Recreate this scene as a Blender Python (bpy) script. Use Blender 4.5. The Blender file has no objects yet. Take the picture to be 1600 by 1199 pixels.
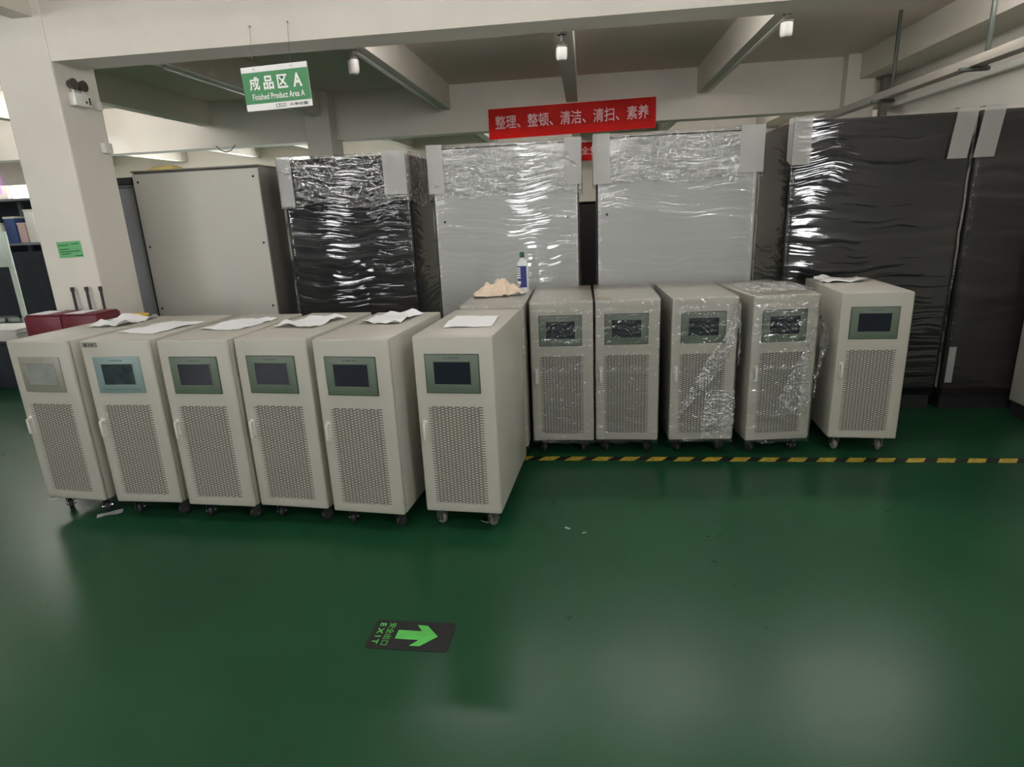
import bpy, bmesh, math, random
from mathutils import Vector, Matrix, noise as mnoise

random.seed(7)
SC = bpy.context.scene
COL = SC.collection

# ------------------------------------------------------------------ camera
CAM_H, F_PX = 1.483, 954.21
PITCH, ROLL, YAW = math.radians(15.8464), math.radians(-2.5763), math.radians(-7.2858)
fw = Vector((math.sin(YAW) * math.cos(PITCH), math.cos(YAW) * math.cos(PITCH), -math.sin(PITCH)))
rt = Vector((math.cos(YAW), -math.sin(YAW), 0))
up = rt.cross(fw)
c_, s_ = math.cos(ROLL), math.sin(ROLL)
rt2, up2 = c_ * rt + s_ * up, -s_ * rt + c_ * up
cd = bpy.data.cameras.new('camera')
cd.sensor_fit = 'HORIZONTAL'
cd.sensor_width = 36
cd.lens = F_PX / 1600 * 36
cd.clip_start = 0.02
cam = bpy.data.objects.new('camera', cd)
COL.objects.link(cam)
m3 = Matrix((rt2, up2, -fw)).transposed()
cam.matrix_world = Matrix.Translation((0, 0, CAM_H)) @ m3.to_4x4()
SC.camera = cam

# ------------------------------------------------------------------ world, exposure
w = bpy.data.worlds.new('world')
SC.world = w
w.use_nodes = True
w.node_tree.nodes['Background'].inputs[0].default_value = (0.75, 0.85, 1, 1)
w.node_tree.nodes['Background'].inputs[1].default_value = 0.6
SC.view_settings.view_transform = 'Standard'
SC.view_settings.look = 'None'
SC.view_settings.gamma = 1
SC.view_settings.use_curve_mapping = False
SC.view_settings.exposure = 0.3

# large area lights: daylight through the rear windows, the far left windows
def area(name, loc, target, sx, sy, watts, color=(1, 1, 1)):
    l = bpy.data.lights.new(name, 'AREA')
    l.shape = 'RECTANGLE'
    l.size, l.size_y, l.energy, l.color = sx, sy, watts, color
    o = bpy.data.objects.new(name, l)
    o.location = loc
    o.rotation_euler = (Vector(target) - Vector(loc)).to_track_quat('-Z', 'Y').to_euler()
    COL.objects.link(o)
    return o

WARM = (1.0, 0.985, 0.955)
REAR_W = 16.0      # strength of the rear window panes
FAR_W = 14.0        # strength of the far window panes
TUBE_W = 40.0      # strength of the added front tubes

# ------------------------------------------------------------------ materials
def srgb(r, g, b):
    f = lambda v: (v / 255 / 12.92) if v / 255 <= .04045 else ((v / 255 + .055) / 1.055) ** 2.4
    return (f(r), f(g), f(b), 1)

def nodes(name):
    m = bpy.data.materials.new(name)
    m.use_nodes = True
    nt = m.node_tree
    return m, nt, nt.nodes['Principled BSDF'], nt.nodes['Material Output']

def N(nt, kind, **kw):
    n = nt.nodes.new(kind)
    for k, v in kw.items():
        if k.startswith('i_'):
            n.inputs[k[2:].replace('_', ' ')].default_value = v
        else:
            setattr(n, k, v)
    return n

def ramp(nt, src, stops):
    r = nt.nodes.new('ShaderNodeValToRGB')
    el = r.color_ramp.elements
    while len(el) < len(stops):
        el.new(.5)
    for e, (p, c) in zip(el, stops):
        e.position = p
        e.color = c if len(c) == 4 else (*c, 1)
    nt.links.new(src, r.inputs[0])
    return r

def mat(name, col, rough=.5, metal=0., var=.06, scale=6., spec=.5, bump=0., coat=0.):
    """painted / plastic surface with a little procedural unevenness"""
    m, nt, b, out = nodes(name)
    tc = N(nt, 'ShaderNodeTexCoord')
    nz = N(nt, 'ShaderNodeTexNoise')
    nz.inputs['Scale'].default_value = scale
    nz.inputs['Detail'].default_value = 5
    nt.links.new(tc.outputs['Object'], nz.inputs['Vector'])
    lo = tuple(max(0, v * (1 - var)) for v in col[:3])
    hi = tuple(min(1, v * (1 + var)) for v in col[:3])
    r = ramp(nt, nz.outputs['Fac'], [(.3, lo), (.7, hi)])
    nt.links.new(r.outputs[0], b.inputs['Base Color'])
    b.inputs['Roughness'].default_value = rough
    b.inputs['Metallic'].default_value = metal
    b.inputs['Specular IOR Level'].default_value = spec
    if coat:
        b.inputs['Coat Weight'].default_value = coat
    if bump:
        bp = N(nt, 'ShaderNodeBump')
        bp.inputs['Strength'].default_value = bump
        bp.inputs['Distance'].default_value = .01
        nt.links.new(nz.outputs['Fac'], bp.inputs['Height'])
        nt.links.new(bp.outputs[0], b.inputs['Normal'])
    return m

def emit(name, col, strength):
    m, nt, b, out = nodes(name)
    e = N(nt, 'ShaderNodeEmission')
    e.inputs[0].default_value = (*col[:3], 1)
    e.inputs[1].default_value = strength
    nt.links.new(e.outputs[0], out.inputs[0])
    return m

def film_mat(name, haze=.10, gloss=.16, stretch=(1.2, 1.2, 26), strength=.5, rough=.1, streak=.25, tint=(.8, .82, .84), crumple=0., warp=.25, dist=.004, cscale=16):
    """clear plastic film: mostly see-through, wrinkled gloss, whitish stretch lines"""
    m, nt, b, out = nodes(name)
    nt.nodes.remove(b)
    L = nt.links.new
    tc = N(nt, 'ShaderNodeTexCoord')
    wn = N(nt, 'ShaderNodeTexNoise')
    wn.inputs['Scale'].default_value = 1.6
    wn.inputs['Detail'].default_value = 2
    L(tc.outputs['Object'], wn.inputs['Vector'])
    sub = N(nt, 'ShaderNodeVectorMath', operation='SUBTRACT')
    L(wn.outputs['Color'], sub.inputs[0])
    sub.inputs[1].default_value = (.5, .5, .5)
    sc = N(nt, 'ShaderNodeVectorMath', operation='SCALE')
    L(sub.outputs[0], sc.inputs[0])
    sc.inputs['Scale'].default_value = warp
    add = N(nt, 'ShaderNodeVectorMath', operation='ADD')
    L(tc.outputs['Object'], add.inputs[0])
    L(sc.outputs[0], add.inputs[1])
    mp = N(nt, 'ShaderNodeMapping')
    mp.inputs['Scale'].default_value = stretch
    L(add.outputs[0], mp.inputs['Vector'])
    n1 = N(nt, 'ShaderNodeTexNoise')
    n1.inputs['Scale'].default_value = 1.0
    n1.inputs['Detail'].default_value = 1.6
    n1.inputs['Roughness'].default_value = .42
    L(mp.outputs[0], n1.inputs['Vector'])
    h = n1.outputs['Fac']
    if crumple:
        v = N(nt, 'ShaderNodeTexNoise')
        v.inputs['Scale'].default_value = cscale
        v.inputs['Detail'].default_value = 1.5
        v.inputs['Distortion'].default_value = 1.2
        L(tc.outputs['Object'], v.inputs['Vector'])
        mx = N(nt, 'ShaderNodeMath', operation='MULTIPLY_ADD')
        L(v.outputs['Fac'], mx.inputs[0])
        mx.inputs[1].default_value = crumple
        L(h, mx.inputs[2])
        h = mx.outputs[0]
    bp = N(nt, 'ShaderNodeBump')
    bp.inputs['Strength'].default_value = strength
    bp.inputs['Distance'].default_value = dist
    L(h, bp.inputs['Height'])
    g = N(nt, 'ShaderNodeBsdfGlossy')
    g.inputs['Color'].default_value = (1, 1, 1, 1)
    g.inputs['Roughness'].default_value = rough
    L(bp.outputs[0], g.inputs['Normal'])
    d = N(nt, 'ShaderNodeBsdfDiffuse')
    d.inputs['Color'].default_value = (*tint, 1)
    L(bp.outputs[0], d.inputs['Normal'])
    t = N(nt, 'ShaderNodeBsdfTransparent')
    t.inputs['Color'].default_value = (.985, .985, .985, 1)
    r = ramp(nt, n1.outputs['Fac'], [(.5, (haze,) * 3), (.78, (min(1, haze + streak),) * 3)])
    m1 = N(nt, 'ShaderNodeMixShader')
    L(r.outputs[0], m1.inputs[0])
    L(t.outputs[0], m1.inputs[1])
    L(d.outputs[0], m1.inputs[2])
    lw = N(nt, 'ShaderNodeLayerWeight')
    lw.inputs['Blend'].default_value = .25
    ma = N(nt, 'ShaderNodeMath', operation='MULTIPLY_ADD')
    L(lw.outputs['Fresnel'], ma.inputs[0])
    ma.inputs[1].default_value = .6
    ma.inputs[2].default_value = gloss
    m2 = N(nt, 'ShaderNodeMixShader')
    L(ma.outputs[0], m2.inputs[0])
    L(m1.outputs[0], m2.inputs[1])
    L(g.outputs[0], m2.inputs[2])
    L(m2.outputs[0], out.inputs[0])
    return m

PAINT = mat('ups_paint', srgb(178, 175, 164), .42, var=.025, scale=3)
PAINT_IN = mat('ups_inner_black', (.012, .012, .012), .7)
VENTM = mat('vent_paint', srgb(182, 179, 168), .45, var=.02)
BEZEL = mat('bezel_green_grey', srgb(98, 110, 96), .4, var=.03)
BEZEL2 = mat('bezel_rim', srgb(48, 64, 52), .4, var=.03)
BEZELW = mat('bezel_pale_grey', srgb(140, 139, 128), .35, var=.03)
BEZELB = mat('bezel_blue_grey', srgb(128, 148, 146), .35, var=.03)
SCREEN = mat('screen_glass', srgb(34, 38, 46), .16, var=.05, spec=.25)
SCREENP = mat('screen_protector', srgb(140, 144, 140), .25, var=.12, scale=20)
SCREENB = mat('screen_dark_film', srgb(50, 60, 62), .12, var=.4, scale=18)
INKG = mat('green_ink', srgb(40, 105, 62), .5)
INKD = mat('dark_ink', srgb(40, 44, 42), .5)
HANDLE = mat('handle_plastic', srgb(205, 203, 194), .35)
RUBBER = mat('black_rubber', (.016, .016, .017), .55)
GREYR = mat('grey_wheel', srgb(120, 118, 110), .5)
STEEL = mat('zinc_steel', srgb(150, 150, 148), .35, metal=.9)
CHROME = mat('chrome', srgb(225, 225, 225), .15, metal=1)
CABW = mat('cabinet_grey', srgb(186, 184, 176), .45, var=.02, scale=2)
CABWF = mat('cabinet_light_grey', srgb(182, 184, 181), .4, var=.02, scale=2)
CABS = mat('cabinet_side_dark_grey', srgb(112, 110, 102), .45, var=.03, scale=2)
CABK = mat('cabinet_black', (.008, .008, .010), .6, var=.1, spec=.12)
CABK2 = mat('cabinet_black_brown', (.018, .016, .015), .6, var=.1, spec=.12)
CABG = mat('cabinet_gunmetal', srgb(112, 112, 114), .4, var=.05)
HOLE = mat('hole_black', (.004, .004, .004), .9)
FOAM = None
PAPER = mat('paper_white', srgb(236, 236, 238), .7, var=.02)
YELLOW = mat('yellow_plastic', srgb(232, 190, 70), .45, var=.05)
YELLOWP = mat('pale_yellow_pack', srgb(236, 214, 140), .5, var=.05)
RAG = mat('cotton_rag', srgb(226, 205, 184), .95, var=.08, scale=30)
BOTTLE = mat('bottle_white', srgb(225, 228, 228), .35, var=.02)
BLUE = mat('label_blue', srgb(36, 48, 120), .4, var=.03)
GREENCAP = mat('cap_green', srgb(24, 84, 58), .4)
WHITE = mat('white_plastic', srgb(228, 226, 220), .4, var=.02)
SIGNG = mat('sign_green', srgb(28, 128, 66), .4, var=.04)
SIGNW = mat('sign_white', srgb(240, 240, 236), .4, var=.02)
RED = mat('banner_red', srgb(240, 42, 34), .7, var=.08, scale=4)
BANTXT = mat('banner_letters', srgb(240, 196, 198), .7, var=.03)
MAROON = mat('maroon_case', srgb(104, 34, 46), .45, var=.1)
ROD = mat('dark_rod', srgb(48, 42, 40), .5)
STICKER = mat('sticker_green', srgb(104, 180, 118), .6, var=.06, scale=30)
PALEGREEN = mat('post_pale', srgb(196, 206, 198), .5)
DKBLUE = mat('rack_dark', srgb(38, 44, 52), .6, var=.3)
RACKM = mat('rack_frame', srgb(120, 126, 132), .5)
PINK = mat('pink_cloth', srgb(206, 176, 176), .9)
TEAL = mat('teal_box', srgb(110, 180, 168), .6)
BLUEBOX = mat('blue_bin', srgb(60, 80, 130), .5)
CARDB = mat('cardboard', srgb(172, 150, 128), .8)
CONDUIT = mat('conduit_grey', srgb(150, 144, 134), .5, var=.05)
HANGER = mat('hanger_dark', srgb(60, 66, 60), .5)
LAMPM = mat('lamp_cap_dark', srgb(70, 66, 60), .5)
SOOT = mat('black_strap', (.01, .01, .01), .6)
EXITK = mat('exit_black', (.013, .013, .014), .5, var=.3, scale=25)
EXITG = mat('exit_green', srgb(92, 196, 88), .55, var=.14, scale=12)

def glass_mat():
    m, nt, b, out = nodes('lamp_glass')
    b.inputs['Base Color'].default_value = (.62, .61, .58, 1)
    b.inputs['Roughness'].default_value = .25
    b.inputs['Transmission Weight'].default_value = .15
    return m
LAMPG = glass_mat()

def foam_mat():
    m, nt, b, out = nodes('foam_sheet')
    L = nt.links.new
    tc = N(nt, 'ShaderNodeTexCoord')
    nz = N(nt, 'ShaderNodeTexNoise')
    nz.inputs['Scale'].default_value = 90
    L(tc.outputs['Object'], nz.inputs['Vector'])
    b.inputs['Base Color'].default_value = srgb(206, 206, 202)
    b.inputs['Roughness'].default_value = .45
    bp = N(nt, 'ShaderNodeBump')
    bp.inputs['Strength'].default_value = .3
    bp.inputs['Distance'].default_value = .003
    L(nz.outputs['Fac'], bp.inputs['Height'])
    L(bp.outputs[0], b.inputs['Normal'])
    t = N(nt, 'ShaderNodeBsdfTransparent')
    mx = N(nt, 'ShaderNodeMixShader')
    mx.inputs[0].default_value = .6
    L(t.outputs[0], mx.inputs[1])
    L(b.outputs[0], mx.inputs[2])
    L(mx.outputs[0], out.inputs[0])
    return m
FOAM = foam_mat()

FILM_K = film_mat('film_on_black', haze=.003, gloss=.07, stretch=(1.6, 1.6, 30), strength=1, rough=.05, streak=.05, dist=.009)
FILM_KR = film_mat('film_on_black_hazy', haze=.03, gloss=.02, stretch=(1.2, 1.2, 26), strength=1, rough=.12, streak=.08, tint=(.52, .48, .46), dist=.009)
FILM_W = film_mat('film_on_white', haze=.015, gloss=.07, stretch=(1.2, 1.2, 30), strength=1, rough=.05, streak=.05, dist=.007)
FILM_CAP = film_mat('film_cap', haze=.012, gloss=.16, stretch=(5, 5, 22), strength=1, rough=.05, streak=.14, crumple=1.6, dist=.028)
FILM_U = film_mat('film_on_ups', haze=.010, gloss=.06, stretch=(4, 4, 16), strength=1, rough=.06, streak=.08, crumple=.7, dist=.016, cscale=18)
FILM_L = film_mat('film_loose', haze=.09, gloss=.20, stretch=(8, 8, 10), strength=1, rough=.07, streak=.3, crumple=1., dist=.022, cscale=30)

def floor_mat():
    m, nt, b, out = nodes('green_epoxy_floor')
    L = nt.links.new
    tc = N(nt, 'ShaderNodeTexCoord')
    n1 = N(nt, 'ShaderNodeTexNoise')
    n1.inputs['Scale'].default_value = 1.1
    n1.inputs['Detail'].default_value = 6
    L(tc.outputs['Object'], n1.inputs['Vector'])
    r = ramp(nt, n1.outputs['Fac'], [(.3, srgb(24, 68, 43)), (.7, srgb(31, 79, 50))])
    # worn pale scuffs
    n2 = N(nt, 'ShaderNodeTexNoise')
    n2.inputs['Scale'].default_value = 3.0
    n2.inputs['Detail'].default_value = 9
    n2.inputs['Roughness'].default_value = .72
    n2.inputs['Distortion'].default_value = .8
    L(tc.outputs['Object'], n2.inputs['Vector'])
    r2 = ramp(nt, n2.outputs['Fac'], [(.60, (0, 0, 0)), (.80, (.25, .25, .25))])
    mx = N(nt, 'ShaderNodeMix', data_type='RGBA')
    L(r2.outputs[0], mx.inputs['Factor'])
    L(r.outputs[0], mx.inputs['A'])
    mx.inputs['B'].default_value = srgb(74, 100, 86)
    # long thin scratches
    mp = N(nt, 'ShaderNodeMapping')
    mp.inputs['Scale'].default_value = (1.2, 34, 1)
    mp.inputs['Rotation'].default_value = (0, 0, .5)
    L(tc.outputs['Object'], mp.inputs[0])
    n3 = N(nt, 'ShaderNodeTexNoise')
    n3.inputs['Scale'].default_value = 1.4
    n3.inputs['Detail'].default_value = 3
    L(mp.outputs[0], n3.inputs['Vector'])
    r3 = ramp(nt, n3.outputs['Fac'], [(.70, (0, 0, 0)), (.76, (.18, .18, .18))])
    mx2 = N(nt, 'ShaderNodeMix', data_type='RGBA')
    L(r3.outputs[0], mx2.inputs['Factor'])
    L(mx.outputs['Result'], mx2.inputs['A'])
    mx2.inputs['B'].default_value = srgb(66, 94, 80)
    L(mx2.outputs['Result'], b.inputs['Base Color'])
    rr = ramp(nt, n2.outputs['Fac'], [(.3, (.27,) * 3), (.75, (.33,) * 3)])
    L(rr.outputs[0], b.inputs['Roughness'])
    b.inputs['Specular IOR Level'].default_value = .32
    bp = N(nt, 'ShaderNodeBump')
    bp.inputs['Strength'].default_value = .06
    bp.inputs['Distance'].default_value = .01
    L(n1.outputs['Fac'], bp.inputs['Height'])
    L(bp.outputs[0], b.inputs['Normal'])
    return m

def plaster(name, a, bcol, dirty=None, scale=1.3):
    m, nt, b, out = nodes(name)
    L = nt.links.new
    tc = N(nt, 'ShaderNodeTexCoord')
    n1 = N(nt, 'ShaderNodeTexNoise')
    n1.inputs['Scale'].default_value = scale
    n1.inputs['Detail'].default_value = 8
    n1.inputs['Roughness'].default_value = .65
    L(tc.outputs['Object'], n1.inputs['Vector'])
    r = ramp(nt, n1.outputs['Fac'], [(.3, a), (.7, bcol)])
    L(r.outputs[0], b.inputs['Base Color'])
    b.inputs['Roughness'].default_value = .85
    bp = N(nt, 'ShaderNodeBump')
    bp.inputs['Strength'].default_value = .15
    bp.inputs['Distance'].default_value = .01
    L(n1.outputs['Fac'], bp.inputs['Height'])
    L(bp.outputs[0], b.inputs['Normal'])
    return m
FLOOR = floor_mat()
WALL = plaster('plaster_white', srgb(214, 208, 198), srgb(224, 219, 210))
CEIL = plaster('ceiling_plaster', srgb(216, 202, 192), srgb(226, 213, 204), scale=.9)
WALLR = plaster('rear_wall_grey', srgb(128, 126, 122), srgb(138, 136, 132))
BEAMM = plaster('beam_plaster', srgb(212, 206, 196), srgb(224, 218, 208))

def tape_mat():
    m, nt, b, out = nodes('hazard_tape')
    L = nt.links.new
    tc = N(nt, 'ShaderNodeTexCoord')
    sp = N(nt, 'ShaderNodeSeparateXYZ')
    L(tc.outputs['Object'], sp.inputs[0])
    ma = N(nt, 'ShaderNodeMath', operation='MULTIPLY_ADD')   # slanted coordinate x - y*.55
    L(sp.outputs['Y'], ma.inputs[0])
    ma.inputs[1].default_value = -.75
    L(sp.outputs['X'], ma.inputs[2])
    di = N(nt, 'ShaderNodeMath', operation='MULTIPLY')
    L(ma.outputs[0], di.inputs[0])
    di.inputs[1].default_value = 1 / .162
    fr = N(nt, 'ShaderNodeMath', operation='FRACT')
    L(di.outputs[0], fr.inputs[0])
    gt = N(nt, 'ShaderNodeMath', operation='GREATER_THAN')
    L(fr.outputs[0], gt.inputs[0])
    gt.inputs[1].default_value = .42
    nz = N(nt, 'ShaderNodeTexNoise')
    nz.inputs['Scale'].default_value = 40
    nz.inputs['Detail'].default_value = 5
    L(tc.outputs['Object'], nz.inputs['Vector'])
    r = ramp(nt, nz.outputs['Fac'], [(.35, srgb(150, 130, 48)), (.6, srgb(196, 172, 66))])
    mx = N(nt, 'ShaderNodeMix', data_type='RGBA')
    L(gt.outputs[0], mx.inputs['Factor'])
    mx.inputs['A'].default_value = srgb(26, 30, 28)
    L(r.outputs[0], mx.inputs['B'])
    L(mx.outputs['Result'], b.inputs['Base Color'])
    b.inputs['Roughness'].default_value = .5
    return m
TAPE = tape_mat()

# ------------------------------------------------------------------ mesh helpers
def obj(name, bm, mats, parent=None, loc=None, smooth=35, kind=None):
    me = bpy.data.meshes.new(name)
    bm.to_mesh(me)
    bm.free()
    for m in (mats if isinstance(mats, (list, tuple)) else [mats]):
        me.materials.append(m)
    if smooth:
        me.polygons.foreach_set('use_smooth', [True] * len(me.polygons))
        me.set_sharp_from_angle(angle=math.radians(smooth))
    o = bpy.data.objects.new(name, me)
    COL.objects.link(o)
    if parent:
        o.parent = parent
    if loc:
        o.location = loc
    if kind:
        o['kind'] = kind
    return o

def thing(name, label, cat, loc=(0, 0, 0), rz=0, group=None):
    o = bpy.data.objects.new(name, None)
    o.empty_display_size = .05
    o.location = loc
    o.rotation_euler = (0, 0, rz)
    COL.objects.link(o)
    return tag(o, label, cat, group)

def tag(o, label, cat, group=None):
    o['label'] = label
    o['category'] = cat
    if group:
        o['group'] = group
    return o

def box(bm, x0, x1, y0, y1, z0, z1, bev=0, seg=2, mi=0):
    r = bmesh.ops.create_cube(bm, size=1)
    vs = r['verts']
    for v in vs:
        v.co = Vector(((x0 + x1) / 2 + v.co.x * (x1 - x0), (y0 + y1) / 2 + v.co.y * (y1 - y0), (z0 + z1) / 2 + v.co.z * (z1 - z0)))
    fs = list({f for v in vs for f in v.link_faces})
    for f in fs:
        f.material_index = mi
    if bev:
        es = list({e for f in fs for e in f.edges})
        bmesh.ops.bevel(bm, geom=es, offset=bev, segments=seg, affect='EDGES', profile=.5)
    return bm

def cyl(bm, p0, p1, r0, r1=None, n=16, mi=0, cap=True):
    r1 = r0 if r1 is None else r1
    p0, p1 = Vector(p0), Vector(p1)
    q = (p1 - p0).to_track_quat('Z', 'Y')
    a, b = [], []
    for i in range(n):
        t = 2 * math.pi * i / n
        d = q @ Vector((math.cos(t), math.sin(t), 0))
        a.append(bm.verts.new(p0 + d * r0))
        b.append(bm.verts.new(p1 + d * r1))
    for i in range(n):
        j = (i + 1) % n
        bm.faces.new((a[i], a[j], b[j], b[i])).material_index = mi
    if cap:
        bm.faces.new(a[::-1]).material_index = mi
        bm.faces.new(b).material_index = mi
    return bm

def lathe(bm, prof, center=(0, 0, 0), n=20, mi=0):
    """prof: (r, z) from bottom to top"""
    cx, cy, cz = center
    rings = []
    for r, z in prof:
        if r < 1e-6:
            rings.append([bm.verts.new((cx, cy, cz + z))])
        else:
            rings.append([bm.verts.new((cx + r * math.cos(2 * math.pi * i / n), cy + r * math.sin(2 * math.pi * i / n), cz + z)) for i in range(n)])
    for a, b in zip(rings, rings[1:]):
        for i in range(n):
            j = (i + 1) % n
            if len(a) == 1 and len(b) == 1:
                continue
            if len(a) == 1:
                f = bm.faces.new((a[0], b[j], b[i]))
            elif len(b) == 1:
                f = bm.faces.new((a[i], a[j], b[0]))
            else:
                f = bm.faces.new((a[i], a[j], b[j], b[i]))
            f.material_index = mi
    if len(rings[0]) > 1:
        bm.faces.new(rings[0][::-1])
    if len(rings[-1]) > 1:
        bm.faces.new(rings[-1])
    return bm

def tube(bm, pts, r, n=8, mi=0):
    for a, b in zip(pts, pts[1:]):
        cyl(bm, a, b, r, n=n, mi=mi)
    return bm

def B(*a, **k):
    return box(bmesh.new(), *a, **k)

def grid(bm, fn, nu, nv, mi=0):
    vs = [[bm.verts.new(fn(i / nu, j / nv)) for j in range(nv + 1)] for i in range(nu + 1)]
    for i in range(nu):
        for j in range(nv):
            bm.faces.new((vs[i][j], vs[i + 1][j], vs[i + 1][j + 1], vs[i][j + 1])).material_index = mi
    return vs

def fbm(p, s=1.0, o=4):
    return mnoise.fractal(Vector(p) * s, 1.0, 2.0, o)

def text_bm(s, size, extrude=0, bold=0):
    """flat letters in the XY plane, centred, height ~size"""
    cu = bpy.data.curves.new('letters', 'FONT')
    cu.body = s
    cu.size = 1
    cu.offset = bold
    cu.resolution_u = 3
    cu.align_x = 'CENTER'
    cu.align_y = 'CENTER'
    t = bpy.data.objects.new('letters', cu)
    COL.objects.link(t)
    dg = bpy.context.evaluated_depsgraph_get()
    me = bpy.data.meshes.new_from_object(t.evaluated_get(dg))
    bm = bmesh.new()
    bm.from_mesh(me)
    bpy.data.objects.remove(t)
    bpy.data.curves.remove(cu)
    bpy.data.meshes.remove(me)
    if not bm.verts:
        return bm
    xs = [v.co.x for v in bm.verts]
    ys = [v.co.y for v in bm.verts]
    cx, cy = (min(xs) + max(xs)) / 2, (min(ys) + max(ys)) / 2
    for v in bm.verts:
        v.co = Vector(((v.co.x - cx) * size, (v.co.y - cy) * size, 0))
    return bm

def text_fit(s, wd, ht, bold=0):
    bm = text_bm(s, 1, bold=bold)
    xs = [v.co.x for v in bm.verts]
    ys = [v.co.y for v in bm.verts]
    sx, sy = wd / (max(xs) - min(xs)), ht / (max(ys) - min(ys))
    for v in bm.verts:
        v.co.x *= sx
        v.co.y *= sy
    return bm

def stand_up(bm, x, y, z):
    """turn XY letters into letters facing -Y at (x, y, z)"""
    for v in bm.verts:
        v.co = Vector((x + v.co.x, y, z + v.co.y))
    return bm

def join(a, b):
    me = bpy.data.meshes.new('tmp')
    b.to_mesh(me)
    b.free()
    a.from_mesh(me)
    bpy.data.meshes.remove(me)
    return a

def struct(name, bm, m, smooth=0):
    return obj(name, bm, m, smooth=smooth, kind='structure')

# ------------------------------------------------------------------ the building
XL, XR, YR, YF, ZC = -13.2, 3.52, -5.0, 13.0, 3.02
struct('floor', B(XL - .2, XR + .2, YR - .2, YF + .2, -.12, 0), FLOOR)
struct('ceiling', B(XL - .2, XR + .2, YR - .2, YF + .2, ZC, ZC + .15), CEIL)
bm = bmesh.new()
for a in ((YR, -2.6, 0, ZC), (-2.6, -1.2, 0, 1.0), (-2.6, -1.2, 2.35, ZC), (-1.2, YF, 0, ZC)):
    box(bm, XR, XR + .2, *a)
struct('wall_right', bm, WALL)
struct('wall_left', B(XL - .2, XL, YR, YF, 0, ZC), WALL)

def wall_with_holes(name, y0, y1, holes, m):
    """wall along x with rectangular openings (x0, x1, z0, z1), all of one sill and head"""
    bm = bmesh.new()
    xs = XL
    for x0, x1, z0, z1 in sorted(holes):
        box(bm, xs, x0, y0, y1, 0, ZC)
        box(bm, x0, x1, y0, y1, 0, z0)
        box(bm, x0, x1, y0, y1, z1, ZC)
        xs = x1
    box(bm, xs, XR, y0, y1, 0, ZC)
    struct(name, bm, m)

DAY = emit('daylight_pane', (.97, .98, 1.0), REAR_W)
DAYF = emit('daylight_far_pane', (.97, 1.0, 1.0), FAR_W)
FRAMEM = mat('window_frame', srgb(200, 200, 196), .4)

def window(n, x0, x1, y, z0, z1, pane, face):
    o = struct('window_%d' % n, B(x0, x1, y - .01, y + .01, z0, z1), pane)
    fb = bmesh.new()
    t = .05
    for a in ((x0, x0 + t, z0, z1), (x1 - t, x1, z0, z1), (x0 + t, x1 - t, z0, z0 + t), (x0 + t, x1 - t, z1 - t, z1),
              ((x0 + x1) / 2 - t / 2, (x0 + x1) / 2 + t / 2, z0 + t, z1 - t)):
        box(fb, a[0], a[1], y + face * .012, y + face * .05, a[2], a[3])
    obj('window_frame', fb, FRAMEM, o, smooth=0)

rear = [(-8.6, -7.0, 1.0, 2.35), (-5.75, -5.35, 1.0, 2.35), (-4.65, -4.4, 1.0, 1.75), (-1.5, -.9, 1.0, 2.35)]
wall_with_holes('wall_rear', YR - .2, YR, rear, WALLR)
far = [(-12.9, -11.2, 2.0, 2.72), (-10.4, -8.2, 1.0, 2.4), (-7.2, -5.0, 1.0, 2.4)]
wall_with_holes('wall_far', YF, YF + .2, far, WALL)
k = 1
for r in rear:
    window(k, r[0], r[1], YR - .1, r[2], r[3], DAY, 1)
    k += 1
for r in far:
    window(k, r[0], r[1], YF + .1, r[2], r[3], DAYF, -1)
    k += 1

o = struct('window_8', B(XR + .09, XR + .11, -2.6, -1.2, 1.0, 2.35), DAY)
fb = bmesh.new()
for a in ((-2.6, -2.55, 1.0, 2.35), (-1.25, -1.2, 1.0, 2.35), (-1.925, -1.875, 1.05, 2.3), (-2.55, -1.25, 1.0, 1.05), (-2.55, -1.25, 2.3, 2.35)):
    box(fb, XR + .05, XR + .088, *a)
obj('window_frame', fb, FRAMEM, o, smooth=0)

# beams across, joists along, the wall beam on the right
struct('trim_1', B(XL, XR, 3.81, 4.06, 2.486, ZC), BEAMM)                       # front beam
struct('trim_2', B(XL, XR, 8.2, 8.45, 2.455, ZC), BEAMM)                        # back beam
struct('trim_3', B(XL, XR, 12.5, 12.75, 2.46, ZC), BEAMM)                       # far beam
struct('trim_13', B(XL, XR, -.7, -.45, 2.486, ZC), BEAMM)                       # beam behind the camera
k = 4
for x in (-9.77, -8.17, -6.57, -4.97, -3.37, -1.74, -.15, 1.41):
    bm = bmesh.new()
    for ya, yb in ((YR, -.7), (-.45, 3.81), (4.06, 8.2), (8.45, 12.5)):
        box(bm, x - .07, x + .07, ya, yb, 2.73, ZC)
    struct('trim_%d' % k, bm, BEAMM)
    k += 1
bm = bmesh.new()
for ya, yb in ((-.45, 3.81), (4.06, 8.2), (8.45, 12.5)):
    box(bm, 3.12, XR, ya, yb, 2.75, ZC)
struct('trim_12', bm, BEAMM)

# columns
struct('wall_column', B(-3.63, -3.25, 3.8, 4.16, 0, ZC, bev=.012), WALL)
struct('wall_column_back', B(-3.53, -3.2, 8.02, 8.4, 0, ZC, bev=.01), WALL)
struct('wall_column_corner', B(2.98, 3.3, 8.06, 8.4, 0, ZC, bev=.01), WALL)

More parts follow.
